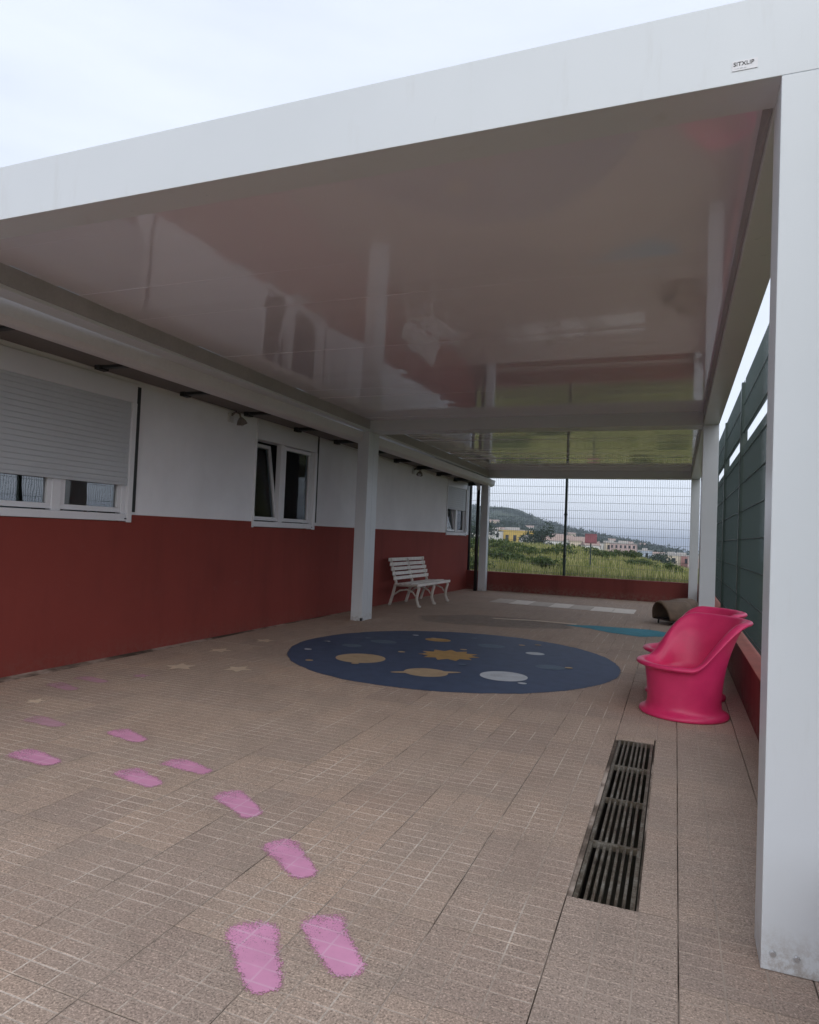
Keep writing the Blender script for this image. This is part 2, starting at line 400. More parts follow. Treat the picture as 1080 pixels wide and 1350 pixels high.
# ================================================================ pavement
def paver_mesh(name, w, l, nx, ny, m, gm):
    """cast slab: nx x ny raised cells over a pale grooved bed"""
    b = MB(); g = .0031; e = .0032; dp = -.0013
    b.box(e*.75, w-e*.75, e*.75, l-e*.75, -.045, dp, 1)
    for i in range(nx):
        for j in range(ny):
            x0 = w*i/nx + (e if i == 0 else g); x1 = w*(i+1)/nx - (e if i == nx-1 else g)
            y0 = l*j/ny + (e if j == 0 else g); y1 = l*(j+1)/ny - (e if j == ny-1 else g)
            c = .0012
            b.add([(x0,y0,dp),(x1,y0,dp),(x1,y1,dp),(x0,y1,dp),(x0+c,y0+c,0),(x1-c,y0+c,0),(x1-c,y1-c,0),(x0+c,y1-c,0)],
                  [(4,5,6,7),(0,1,5,4),(1,2,6,5),(2,3,7,6),(3,0,4,7)], 0)
    return b.mesh(name, [m, gm], fix=False)
P = .41
GX = [.045 - P*k for k in range(15)]                 # joints running away from the camera
X0 = -.365
slabs = []                                           # (x, y, w, l, plain)
for j in range(-5, 37):
    y = 2.38 + P*j
    l = min(P, 17.41 - y)
    slabs.append((.455, y, .145, l, 1)); slabs.append((.045, y, P, l, 1))
    if 1 <= j <= 6: slabs.append((-.098, y, .143, l, 1))
    else: slabs.append((-.365, y, P, l, 1))
    for k in range(2, 14):
        slabs.append((.045 - P*k, y, P, l, 0))
slabs.append((-.365, 5.12, .262, .125, 1))
bed = MB()
bed.box(-5.7, -.366, -9, 17.42, -.2, -.0045, 1); bed.box(-.366, -.346, -9, 17.42, -.2, -.012); bed.box(-.104, .6, -9, 17.42, -.2, -.012)
bed.box(-.346, -.104, -9, 2.752, -.2, -.012); bed.box(-.346, -.104, 5.118, 17.42, -.2, -.012)
pavement = struct(bed.build('pavement', [M_['seam'], M_['seam']]))
mb = MB(); mb.box(-12, .95, -14, .33, -.25, -.008)   # the yard behind the camera
struct(mb.build('yard_ground', M_['paver']))
cache = {}
def slab_mesh(w, l, plain):
    k = (round(w,3), round(l,3), plain)
    if k not in cache:
        cache[k] = paver_mesh('paver', w, l, 3 if w > .3 else 1, 6, M_['paver_plain'], M_['grout_faint']) if plain else paver_mesh('paver', w, l, 3, 6, M_['paver'], M_['grout'])
    return cache[k]
def seen(sl):
    d = Vector((sl[0]+sl[2]/2, sl[1]+sl[3]/2, -1.4)); c = d.dot(fwd)
    if c < .2: return 0
    u, v = d.dot(right)/c, d.dot(down)/c
    if abs(u) > .70 or v > .86: return .001/d.length
    return sl[2]*sl[3]/d.length**3
slabs.sort(key=seen, reverse=True)
for s_ in slabs[:295]:
    o = link('paver', slab_mesh(s_[2], s_[3], s_[4]), pavement)
    o.location = (s_[0], s_[1], random.uniform(-.0012, .0005))
    o.rotation_euler = (random.gauss(0, .0008), random.gauss(0, .0008), 0)
rest = [[], [], []]; mi = []; nv = 0
V = []; F = []; MI = []
for s_ in slabs[295:]:
    me = slab_mesh(s_[2], s_[3], s_[4]); dz = random.uniform(-.0012, .0005)
    b0 = len(V); V += [(v.co.x+s_[0], v.co.y+s_[1], v.co.z+dz) for v in me.vertices]
    for p_ in me.polygons:
        F.append(tuple(b0+i for i in p_.vertices)); MI.append(p_.material_index if not s_[4] else (2 if p_.material_index == 0 else 3))
me = bpy.data.meshes.new('far_pavers'); me.from_pydata(V, [], F)
for k in ('paver', 'grout', 'paver_plain', 'grout_faint'): me.materials.append(M_[k])
me.polygons.foreach_set('material_index', MI); me.update()
stuff(link('far_pavers', me, pavement))

# drain channel and its grates
mb = MB()
x0, x1, y0, y1 = -.344, -.106, 2.754, 5.116
mb.box(x0, x1, y0, y1, -.27, -.25); mb.box(x0-.012, x0, y0, y1, -.25, -.014); mb.box(x1, x1+.006, y0, y1, -.25, -.014)
mb.box(x0, x1, y0-.002, y0+.004, -.25, -.014); mb.box(x0, x1, y1-.004, y1+.002, -.25, -.014)
struct(mb.build('drain_channel', M_['pit']))
gl = (y1-y0-.01)/4
glabels = ['rusty steel drain grate section nearest the camera, chipped corner by the paver joint',
           'drain grate section second from the near end of the channel',
           'drain grate section third from the near end of the channel',
           'drain grate section at the far end of the channel, closest to the pink chairs']
bar = MB(); bar.box(-.006, .006, .007, gl-.011, -.028, -.003); bar_me = bar.mesh('bar', M_['steel'], bevel=.002)
fr_ = MB(); L_ = gl-.004
outer = [(.003,0),(.233,0),(.233,L_),(.003,L_)]; inner = [(.020,.007),(.216,.007),(.216,L_-.007),(.020,L_-.007)]
fr_.sweep([[(p[0],p[1],z) for p in q] for q, z in ((outer,-.03),(outer,-.0015),(inner,-.0015),(inner,-.03),(outer,-.03))], closed_ends=False)
fr_me = fr_.mesh('frame', M_['steel'])
for k in range(4):
    g = thing('drain_grate', glabels[k], 'drain grate', (x0+.001, y0+.005+gl*k, random.uniform(-.003, .0)), random.gauss(0, .001), 'steel grates over the floor drain')
    link('frame', fr_me, g)
    for q in range(6):
        o = link('bar', bar_me, g, (.0465+q*.0286+random.gauss(0, .0014), 0, random.gauss(0, .0008)))

# ================================================================ floor paint
def decal(name, outline, mats, z, parent=None, feather=.03):
    """flat paint patch: full in the middle, thinning out at its edge"""
    n = len(outline); c = Vector((sum(p[0] for p in outline)/n, sum(p[1] for p in outline)/n))
    rings = [[], [], []]
    for p in outline:
        v = Vector(p) - c; l = v.length or 1
        rings[0].append(c + v*(1+feather/l*.5)); rings[1].append(c + v*max(.2, 1-feather/l*.6)); rings[2].append(c + v*.3)
    vs = [(p.x, p.y, z) for r in rings for p in r] + [(c.x, c.y, z)]
    fs = [(i*n+j, i*n+(j+1) % n, (i+1)*n+(j+1) % n, (i+1)*n+j) for i in range(2) for j in range(n)]
    fs += [(2*n+j, 2*n+(j+1) % n, 3*n) for j in range(n)]
    me = bpy.data.meshes.new(name); me.from_pydata(vs, [], fs)
    for m in (mats if isinstance(mats, list) else [mats]): me.materials.append(m)
    at = me.attributes.new('paint_cover', 'FLOAT', 'POINT'); at.data.foreach_set('value', [0.0]*n + [1.0]*(2*n+1))
    bm = bmesh.new(); bm.from_mesh(me); bmesh.ops.recalc_face_normals(bm, faces=bm.faces)
    if bm.faces[0].normal.z < 0: bmesh.ops.reverse_faces(bm, faces=bm.faces)
    bm.to_mesh(me); bm.free(); me.update()
    return link(name, me, parent)
def soft_decal(name, ol, m, z, soft=.02, fade=0.0, ax=None, step=.012):
    # paint patch on a fine grid; cover falls off at the outline and, for sprayed feet, towards the toes
    pts = np.array(ol); lo = pts.min(0)-soft*2; hi = pts.max(0)+soft*2
    gx = np.arange(lo[0], hi[0]+step, step); gy = np.arange(lo[1], hi[1]+step, step)
    Xg, Yg = np.meshgrid(gx, gy); q = np.stack([Xg, Yg], -1).reshape(-1, 2)
    dmin = np.full(len(q), 9.0); ins = np.zeros(len(q), bool)
    for i in range(len(pts)):
        a, b = pts[i-1], pts[i]; ab = b-a; tt = np.clip(((q-a)@ab)/(ab@ab+1e-12), 0, 1)
        dmin = np.minimum(dmin, np.linalg.norm(q-a-tt[:, None]*ab, axis=1))
        cr_ = ((a[1] > q[:, 1]) != (b[1] > q[:, 1])) & (q[:, 0] < (b[0]-a[0])*(q[:, 1]-a[1])/((b[1]-a[1]) or 1e-9)+a[0]); ins ^= cr_
    sd_ = np.where(ins, dmin, -dmin); cov = np.clip((sd_+soft)/(2*soft), 0, 1)
    if fade:
        w = (q-pts.mean(0))@np.array(ax); w = (w-w.min())/(w.max()-w.min()); cov = cov*(1-fade*np.clip((w-.4)/.6, 0, 1))
    nx, ny = len(gx), len(gy); C = cov.reshape(ny, nx)
    f = [(j*nx+i, j*nx+i+1, (j+1)*nx+i+1, (j+1)*nx+i) for j in range(ny-1) for i in range(nx-1) if C[j:j+2, i:i+2].max() > 0]
    used = sorted({k for g in f for k in g}); mp_ = {k: n for n, k in enumerate(used)}
    me = bpy.data.meshes.new(name); me.from_pydata([(q[k][0], q[k][1], z) for k in used], [], [tuple(mp_[k] for k in g) for g in f]); me.materials.append(m)
    at = me.attributes.new('paint_cover', 'FLOAT', 'POINT'); at.data.foreach_set('value', [float(cov[k]) for k in used]); me.update()
    return link(name, me)
def ellipse(cx, cy, a, b, n=48, rot=0, jit=0):
    return [(cx + a*cos(u)*cos(rot) - b*sin(u)*sin(rot) + random.gauss(0, jit), cy + a*cos(u)*sin(rot) + b*sin(u)*cos(rot) + random.gauss(0, jit))
            for u in [2*pi*i/n for i in range(n)]]
def starpoly(cx, cy, R, r, n, rot=0):
    return [(cx + (R if i % 2 == 0 else r)*cos(rot+pi*i/n), cy + (R if i % 2 == 0 else r)*sin(rot+pi*i/n)) for i in range(2*n)]
FOOT = [(.00,-.20),(.032,-.194),(.052,-.17),(.058,-.12),(.062,-.06),(.068,.0),(.077,.06),(.086,.11),(.084,.15),(.064,.178),(.045,.198),(.018,.208),
        (-.01,.205),(-.035,.200),(-.06,.190),(-.080,.165),(-.084,.12),(-.074,.06),(-.064,.0),(-.058,-.06),(-.055,-.12),(-.050,-.165),(-.03,-.192)]
feet = [  # heel, toe, mirror, faded, label
    ((-1.11,1.80),(-1.38,2.11),1,0,'pink painted footprint lowest in the picture, left one of the side by side pair'),
    ((-0.91,1.98),(-1.18,2.25),-1,0,'pink painted footprint right of the side by side pair, nearest the drain'),
    ((-1.34,2.45),(-1.64,2.69),1,0,'bright pink painted footprint alone just beyond the side by side pair'),
    ((-1.85,2.85),(-2.19,3.05),-1,0,'pink painted footprint curling off between the single one and the far pair'),
    ((-2.42,3.22),(-2.77,3.29),1,0,'pink painted footprint with long tail, right of the pair near the left edge'),
    ((-2.53,2.94),(-2.89,3.05),-1,0,'pink painted footprint below and left of the long tailed one'),
    ((-3.14,3.48),(-3.49,3.59),1,0,'small pink painted footprint in the left half, further from the camera'),
    ((-3.26,2.94),(-3.66,2.99),-1,0,'pale pink painted footprint touching the left edge, lower of two there'),
    ((-3.83,3.48),(-4.22,3.53),1,1,'faint pink painted footprint at the left edge, upper of two there'),
    ((-4.56,4.26),(-4.95,4.35),-1,1,'nearly worn away pink footprint close to the red wall foot, leftmost'),
    ((-4.57,4.59),(-4.95,4.63),1,1,'nearly worn away pink footprint close to the red wall, beside a star'),
]
for i, (h, tt, mir, fd, lab) in enumerate(feet):
    h = Vector(h); tt = Vector(tt); ax = (tt-h); Ln = ax.length; ax.normalize(); px = Vector((ax.y, -ax.x)); c = (h+tt)/2; k = Ln/.41
    ol = [tuple(c + px*(q[0]*mir*k*1.12) + ax*(q[1]*k)) for q in FOOT]
    tag(soft_decal('footprint', ol, M_['p_faint' if fd else 'p_pink'], .0022, .026, .6, (ax.x, ax.y)), lab, 'painted footprint', 'pink footprints painted on the paving')
stars = [((-4.50,5.46),.17,'p_star','cream painted star on the paving, nearest the blue disc of the two biggest'),
         ((-3.98,5.67),.16,'p_star','whitish painted star just left of the blue disc'),
         ((-4.74,6.40),.15,'p_star','small pale painted star between the red wall and the blue disc'),
         ((-4.71,7.25),.14,'p_star','small pale painted star by the foot of the wall under the second window'),
         ((-4.53,3.86),.09,'p_star','tiny pale painted star near the left edge among faint footprints'),
         ((-4.52,4.95),.10,'p_faint','faded pinkish painted star close to the red wall')]
for (c, R, m, lab) in stars:
    tag(soft_decal('star', starpoly(c[0], c[1], R, R*.5, 5, random.uniform(0, 1)), M_[m], .0024, .018), lab, 'painted star', 'painted stars on the paving')

disc = tag(decal('solar_system_disc', ellipse(-2.41, 7.65, 1.90, 1.90, 96, 0, .006), M_['p_blue'], .0022, feather=.04),
           'big round navy blue disc painted on the paving with sun and planets', 'floor mural')
def planet(name, ol, m, z=.0042): return decal(name, ol, M_[m], z, disc, .01)
planet('sun', starpoly(-2.43, 7.62, .36, .25, 11, .1), 'p_ochre')
planet('planet', ellipse(-3.21, 6.86, .27, .27), 'p_tan')
planet('ringed_planet', ellipse(-2.32, 6.53, .22, .20), 'p_tan', .0042)
planet('planet_ring', ellipse(-2.32, 6.53, .36, .055, 48, .55), 'p_tan', .006)
planet('planet', ellipse(-1.58, 6.79, .235, .235), 'p_white')
planet('planet', ellipse(-3.45, 8.05, .17, .12), 'p_steel')
planet('planet', ellipse(-2.91, 8.62, .17, .13), 'p_ochre')
planet('planet', ellipse(-2.17, 8.57, .17, .14), 'p_steel')
planet('planet', ellipse(-1.56, 8.33, .11, .09), 'p_white')
planet('planet', ellipse(-1.24, 7.55, .16, .13), 'p_steel')
planet('planet', ellipse(-3.66, 7.55, .12, .10), 'p_steel')
for i in range(16):
    a = random.uniform(0, 2*pi); r = 1.75*math.sqrt(random.random())
    planet('painted_dot', ellipse(-2.41+r*cos(a), 7.65+r*sin(a), .04, .035, 10), random.choice(['p_tan', 'p_white', 'p_steel']), .0078)

hop = thing('hopscotch', 'row of pale painted hopscotch squares on the paving by the rear red wall', 'hopscotch', (0,0,0))
for i in range(7):
    xa = -3.72 + i*.428; xb = xa + .425; y_ = 14.35 - .04*i
    ol = [(xa + (xb-xa)*u, y_+q) for u, q in ((0,0),(.5,0),(1,0),(1,.45),(1,.95),(.5,.95),(0,.95),(0,.45))]
    decal('square', ol, M_['p_cream' if i % 2 == 1 or i > 4 else 'p_cream2'], .0022, hop, .02)
tag(decal('painted_wave', [(-1.75,11.45),(-1.3,11.7),(-.8,11.75),(-.35,11.8),(.05,11.5),(-.1,11.0),(-.45,10.75),(-.9,10.9),(-1.3,11.25)], M_['p_teal'], .0022, feather=.15),
    'turquoise blue paint patch on the paving near the pink chairs', 'floor paint')
tag(decal('painted_wave', [(-4.2,11.0),(-3.4,11.9),(-2.3,12.0),(-1.5,11.6),(-1.35,11.0),(-2.0,10.5),(-3.2,10.2),(-3.9,10.3)], M_['p_dark'], .0026, feather=.3),
    'faded dark blue green paint patch behind the navy disc', 'floor paint')
tag(decal('painted_stripe', [(-2.9,11.55),(-2.2,11.75),(-1.5,11.7),(-1.5,11.58),(-2.2,11.6),(-2.9,11.42)], M_['p_star'], .0046, feather=.04),
    'thin pale painted stripe left of the turquoise patch', 'floor paint')

# ================================================================ pergola
PX0, PX1, PW = -4.545, .30, .19
def zb(y): return 3.045 - .0075*(y-2.6)              # underside of the beams: a slight fall to the rear
perg = thing('pergola', 'white louvred aluminium pergola standing over the paved patio', 'pergola', (0,0,0))
BH = .30
YP = [2.6, 9.68, 9.874, 17.04]                       # two modules butted together: double posts in the middle
for iy, y in enumerate(YP):
    for x in (PX0-PW, PX1):
        mb = MB(); z1 = zb(y) - .0005; mb.box(x, x+PW, y, y+PW, 0.001, z1)
        po = mb.build('post', M_['pergola'], perg, bevel=.003)
        for sx in (.035, .105):
            b = MB(); c = (x+sx, y-.001, .058)
            b.add([(c[0]+.011*cos(u), c[1], c[2]+.011*sin(u)) for u in [i*pi/4 for i in range(8)]] +
                  [(c[0]+.008*cos(u), c[1]-.006, c[2]+.008*sin(u)) for u in [i*pi/4 for i in range(8)]],
                  [(i, (i+1) % 8, 8+(i+1) % 8, 8+i) for i in range(8)] + [tuple(range(8, 16))])
            b.build('base_bolt', M_['bolt'], po)
        if iy == 1 and x < 0:
            d = MB(); d.box(x+PW-.03, x+PW+.004, y-.004, y+.04, .004, .05); d.build('drain_spout', M_['black'], po, bevel=.004)
    mb = MB()                                        # cross beam
    xa, xb = (PX0-PW, PX1+PW)
    if iy in (1, 2): xa, xb = PX0+.002, PX1-.002
    mb.box(xa, xb, y, y+PW, zb(y), zb(y)+BH)
    mb.build('cross_beam', M_['pergola'], perg, bevel=.002)
for x, (ya, yb) in [(x, q) for x in (PX0-PW, PX1) for q in ((YP[0]+PW+.002, 9.8715), (9.8725, YP[3]-.002))]:
    mb = MB()
    mb.boxy(x, x+PW, ya, yb, zb(ya), zb(ya)+BH, zb(yb), zb(yb)+BH)
    mb.build('side_beam', M_['pergola'], perg, bevel=.005)
# inner gutter strips, greyed so their colour carries the recess shade
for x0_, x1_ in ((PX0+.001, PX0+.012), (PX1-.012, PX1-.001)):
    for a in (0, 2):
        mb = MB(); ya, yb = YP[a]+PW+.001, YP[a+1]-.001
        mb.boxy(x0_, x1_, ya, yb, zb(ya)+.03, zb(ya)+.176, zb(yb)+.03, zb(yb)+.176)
        mb.build('gutter_shade_strip', M_['gutter_shade'], perg)
# louvres: profiled blades closed edge to edge
pitch = .205
pr = [(.0,-.003),(.2048,-.003),(.2044,.012),(.19,.03),(.1,.042),(.012,.03),(.0,.012)]
mb = MB(); mb.sweep([[(xx, q[0], q[1]) for q in pr] for xx in (PX0+.012, PX1-.012)])
lou_me = mb.mesh('louvre', M_['louvre'])
for a in (0, 2):
    ya, yb = YP[a]+PW+.001, YP[a+1]-.001; n = int((yb-ya)/pitch); p_ = (yb-ya)/n
    for i in range(n):
        y = ya + p_*i
        o = link('louvre', lou_me, perg, (0, y, zb(y)+.18+random.gauss(0, .0003)))
        o.rotation_euler = ((-.020 if a == 0 else -.003) + random.gauss(0, .0042), random.gauss(0, .0008), 0); o.scale = (1, p_/pitch, 1)
# small black fitting under the eave gutter side and the maker's sticker
def text_mesh(txt, size, m, name):
    cu = bpy.data.curves.new(name, 'FONT'); cu.body = txt; cu.size = size; cu.extrude = .0006
    o = bpy.data.objects.new(name, cu); COL.objects.link(o); dg = bpy.context.evaluated_depsgraph_get(); dg.update()
    me = bpy.data.meshes.new_from_object(o.evaluated_get(dg)); bpy.data.objects.remove(o); bpy.data.curves.remove(cu)
    me.materials.clear(); me.materials.append(m); return me
mb = MB(); mb.box(.142, .224, 2.5975, 2.5992, 3.09, 3.126)
stk = mb.build('sticker', M_['pvc'], perg)
o = link('lettering', text_mesh('SITXLIP', .0205, M_['black'], 'lettering'), stk); o.location = (.1455, 2.5968, 3.1065); o.rotation_euler = (pi/2, 0, 0)
o = link('small_print', text_mesh('- -- --- --', .011, M_['shutter'], 'small_print'), stk); o.location = (.15, 2.5968, 3.095); o.rotation_euler = (pi/2, 0, 0)

# ================================================================ house (local frame: x = along the wall, y = out towards the patio)
HA = Vector((-5.462, 4.276, 0)); ang = rad(1.305)
house = thing('house', 'single storey white house with oxide red lower wall along the left of the patio', 'building', HA)
house.matrix_world = Matrix(((sin(ang), cos(ang), 0, HA.x), (cos(ang), -sin(ang), 0, HA.y), (0, 0, 1, 0), (0, 0, 0, 1)))
# this frame is right handed only with x along, y outward and z down, so mirror-free: y is outward = +world X
def hz(s): return 2.993 - .0145*max(s, -2)           # wall head / soffit line
wins = [(-.46, 1.405, 1.41, 2.885), (3.567, 5.20, 1.412, 2.935), (11.42, 12.975, 1.41, 2.83)]
S0, S1, SPLIT = -9.0, 13.2, 1.47
def wall_piece(name, s0, s1, z0, z1, m, th=.22, out=0.0):
    mb = MB(); mb.box(s0, s1, -th, out, z0, z1); return mb
up = MB(); lo_ = MB(); cur = S0
lo_.box(S0, S1, -.22, .0, -.05, 1.405)
segs = []
for (a, b, z0, z1) in wins:
    segs.append((cur, a)); cur = b
    up.box(a, b, -.22, -.002, z1, 3.12)
segs.append((cur, S1))
for (a, b) in segs:
    n = max(1, int((b-a)/2)); 
    lo_.boxy(a, b, -.22, 0.0, 1.405, 1.405, 1.405, 1.405) if False else lo_.box(a, b, -.22, 0.0, 1.4051, 1.487-.0045*max(a, 0))
    up.box(a, b, -.22, -.003, 1.4875-.0045*max(a, 0), 3.12)
up.build('upper_wall', M_['wall_white'], house)
lo_.build('lower_wall', M_['wall_red'], house)
mb = MB(); mb.box(S0, S1-.003, -5.0, -4.8, -.05, 3.1); mb.box(S0, S0+.2, -4.8, -.22, -.05, 3.1); mb.box(S1-.22, S1-.002, -4.8, -.222, -.05, 3.1)
mb.build('outer_wall', M_['wall_white'], house)
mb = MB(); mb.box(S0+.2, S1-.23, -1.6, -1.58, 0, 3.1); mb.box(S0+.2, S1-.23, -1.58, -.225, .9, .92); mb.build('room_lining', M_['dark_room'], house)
mb = MB()
mb.add([(S0-.3,.44,3.10),(S1+.02,.44,3.10),(S1+.02,-2.4,3.9),(S0-.3,-2.4,3.9),(S1+.02,-5.3,3.1),(S0-.3,-5.3,3.1),
        (S0-.3,.44,3.16),(S1+.02,.44,3.16),(S1+.02,-2.4,3.98),(S0-.3,-2.4,3.98),(S1+.02,-5.3,3.16),(S0-.3,-5.3,3.16)],
       [(0,1,2,3),(3,2,4,5),(6,9,8,7),(9,11,10,8),(0,6,7,1),(5,4,10,11),(1,7,8,2),(2,8,10,4),(0,3,9,6),(3,5,11,9)])
mb.build('roof', M_['coping'], house)
mb = MB(); mb.add([(S0,0.0,hz(-2)),(S1,0.0,hz(S1)),(S1,.46,hz(S1)-.004),(S0,.46,hz(-2)-.004),(S0,0.0,hz(-2)+.03),(S1,0.0,hz(S1)+.03),(S1,.46,hz(S1)+.03),(S0,.46,hz(-2)+.03)],
       [(0,1,2,3),(4,7,6,5),(0,4,5,1),(3,2,6,7),(0,3,7,4),(1,5,6,2)])
mb.build('soffit', M_['soffit'], house)
gut = MB(); loops = []
for s_ in np.linspace(S0, S1-.02, 30):
    zg = hz(s_) - .045 + .002*max(s_, 0)
    ol = [(.47+.0, .10)] + [(.575 - .105*cos(pi*k/9), -.02 - .075*sin(pi*k/9)+.03) for k in range(10)] + [(.70, .10), (.69, .10), (.68, .03)] + [(.575 + .095*cos(pi*k/7), -.01-.065*sin(pi*k/7)+.035) for k in range(8)] + [(.478, .10)]
    loops.append([(s_, q[0], zg+q[1]) for q in ol])
gut.sweep(loops); gut.build('gutter', M_['gutter'], house, smooth=False)
for k in range(-2, 12):
    s_ = -.42 + 1.2*k
    mb = MB(); z = hz(s_); mb.box(s_-.035, s_+.035, .17, .46, z-.085, z-.006); mb.box(s_-.06, s_+.06, .10, .17, z-.10, z-.006)
    mb.build('eave_bracket', M_['black'], house, bevel=.006)
# cable clipped along the wall head
mb = MB(); mb.tube([(S0, .012, hz(-2)-.05)] + [(s_, .012, hz(s_)-.05-.012*abs(sin(s_*1.7))) for s_ in np.linspace(-1.5, S1-.1, 40)], .006, 6)
mb.build('wall_cable', M_['gutter'], house)

def window(idx, a, b, z0, z1, box_h, shut_z, mull, panes, tilt, reflection_sheet):
    """a..b along the wall, z0..z1; reveal depth: frame sits 6 cm inside the wall face"""
    f = MB(); y0, y1 = -.10, -.02
    gw = .085
    f.box(a+.002, b-gw, y0, y1+.035, z0, z0+.075)                       # bottom rail / sill
    f.box(a+.002, a+.045, y0, y1, z0+.0755, z1-box_h)
    f.box(b-gw-.05, b-gw-.001, y0, y1, z0+.0755, z1-box_h)
    f.box(mull-.05, mull+.05, y0, y1, z0+.0755, z1-box_h)
    w = f.build('window', M_['pvc'], house, bevel=.004)
    bx = MB(); bx.box(a+.002, b-.005, -.16, .012, z1-box_h+.001, z1); bx.build('shutter_box', M_['pvc'], w, bevel=.006)
    for (ga, gb) in ((b-gw+.001, b-.022), (a-.028, a)):
        g = MB(); g.box(ga, gb, -.10, .022, z0-.012, z1-box_h); g.build('guide_rail', M_['pvc'], w, bevel=.004)
    st = MB(); st.box(b-.021, b+.026, .001, .016, z0+.10, z1-.03); st.build('edge_strip', M_['black'], w)
    lt = MB(); lt.box(b-gw-.03, b-gw-.008, y1+.036, y1+.042, z0+.02, z0+.032); lt.build('drain_cap', M_['black'], w)
    if shut_z:
        sh = MB(); h = .052; n = int((z1-box_h-shut_z)/h)
        for i in range(n+1):
            zz = shut_z + h*i
            lp = [(-.006,0),(-.002,.003),(0.0,.014),(0.0,.038),(-.002,h-.003),(-.006,h-.0005),(-.02,h*.5)]
            sh.sweep([[(sx, q[0], min(zz+q[1], z1-box_h-.001)) for q in lp] for sx in (a+.012, b-gw-.002)])
        sh.box(a+.012, b-gw-.002, -.02, .004, shut_z-.03, shut_z-.001)
        sh.build('shutter', M_['shutter'], w)
    for k, (pa, pb) in enumerate(panes):
        top = z1-box_h-.008; bot = z0+.088
        s = MB(); fw = .05
        s.box(0, pb-pa, -.026, .026, 0, fw); s.box(0, pb-pa, -.026, .026, top-bot-fw, top-bot)
        s.box(0, fw, -.026, .026, fw+.0005, top-bot-fw-.0005); s.box(pb-pa-fw, pb-pa, -.026, .026, fw+.0005, top-bot-fw-.0005)
        so = s.build('sash', M_['pvc'], w, bevel=.003); so.location = (pa, -.055, bot)
        gl_ = MB(); gl_.box(pa+fw-.004, pb-fw+.004, -.061, -.055, bot+fw-.004, top-fw+.004)
        go = gl_.build('pane', M_['glass2' if idx == 0 else 'glass'], w)
        if tilt == k:                                                   # swung in at the top, hinged at the sill
            so.rotation_euler = (rad(9), 0, 0)
            go.matrix_local = Matrix.Translation((pa, -.055, bot)) @ Matrix.Rotation(rad(9), 4, 'X') @ Matrix.Translation((-pa, .055, -bot))
    if reflection_sheet:  # added sheets behind the glass, coloured as the reflected sky
        for (ca, cb) in reflection_sheet:
            c = MB(); n = 26; top = z1-.1
            vs = []
            for i in range(n+1):
                sx = lerp(ca, cb, i/n); yy = -.19 + .012*sin(i*2.1)
                vs += [(sx, yy, z0+.05), (sx, yy, top)]
            c.add(vs, [(2*i, 2*i+2, 2*i+3, 2*i+1) for i in range(n)])
            c.build('reflection_sheet', M_['reflection_sheet'], w, smooth=True, fix=False)
    return w
window(0, *wins[0], .21, 1.815, .48, [(-.41, .43), (.53, 1.27)], None, [(-.4, .36), (.70, .95), (.99, 1.12)])
window(1, *wins[1], .32, 0, 4.26, [(3.615, 4.205), (4.315, 5.06)], 0, None)
window(2, *wins[2], .22, 2.08, 12.2, [(11.47, 12.145), (12.255, 12.83)], 0, None)

# wall lamps: small cast bracket, cage and glass
def wall_lamp(s, z, label, k):
    base = house.matrix_world @ Vector((s, 0, z))
    L_ = thing('wall_lamp', label, 'wall lamp', base, 0, 'old wall lamps under the eave')
    mb = MB(); mb.box(-.003, .02, -.05, .05, -.06, .06); mb.build('back_plate', M_['gutter'], L_, bevel=.006)
    mb = MB(); mb.tube([(.02,0,.03),(.08,0,.07),(.14,0,.05),(.16,0,.0)], .011, 8); mb.tube([(.02,0,.05),(.05,.05,.09),(.02,.12,.13)], .007, 6)
    mb.build('arm', M_['rust'], L_, smooth=True)
    mb = MB(); prof = [(.018,.0),(.03,-.012),(.055,-.045),(.07,-.085),(.066,-.088),(.045,-.045),(.02,-.02)]
    R_ = Matrix.Rotation(rad(25*k), 3, 'X')
    for ax in (Vector((.16, 0, 0)),):
        lp = [[tuple(ax + R_ @ Vector((q[0]*cos(u), q[0]*sin(u), q[1]))) for u in [i*2*pi/16 for i in range(16)]] for q in prof]
        mb.sweep(lp, closed_ends=False)
    mb.build('shade', M_['rust'], L_, smooth=True)
    mb = MB(); lp = [[tuple(Vector((.16,0,0)) + R_ @ Vector((q[0]*cos(u), q[0]*sin(u), q[1]))) for u in [i*2*pi/12 for i in range(12)]] for q in [(.02,-.03),(.036,-.055),(.036,-.085),(.018,-.11)]]
    mb.sweep(lp); mb.build('bulb_glass', M_['lamp_glass'], L_, smooth=True)
wall_lamp(2.98, 2.80, 'small rusty wall lamp between the shuttered window and the tilted window', 1)
wall_lamp(9.19, 2.73, 'small rusty wall lamp with a wire, on the wall beyond the left pergola post', -1)

# pipes at the rear corner
mb = MB(); c = house.matrix_world @ Vector((S1+.05, .0, 0))
mb.tube([(c.x, c.y, 0), (c.x, c.y, 2.83)], .045, 10); 
tag(mb.build('drain_pipe', M_['black'], smooth=True), 'black drain pipe running up the rear corner of the house', 'pipe')
dp = thing('downpipe', 'dark downpipe with a pale swan neck beside the rear left pergola post', 'pipe', (-4.79, 17.0, 0))
mb = MB(); mb.tube([(0,0,0.0),(0,0,2.62)], .045, 10); mb.build('pipe', M_['black'], dp, smooth=True)
mb = MB(); mb.tube([(0,0,2.60),(0,0,2.70),(-.03,0,2.76),(-.10,0,2.83),(-.14,0,2.90),(-.14,0,2.97)], .05, 10); mb.build('swan_neck', M_['gutter'], dp, smooth=True)

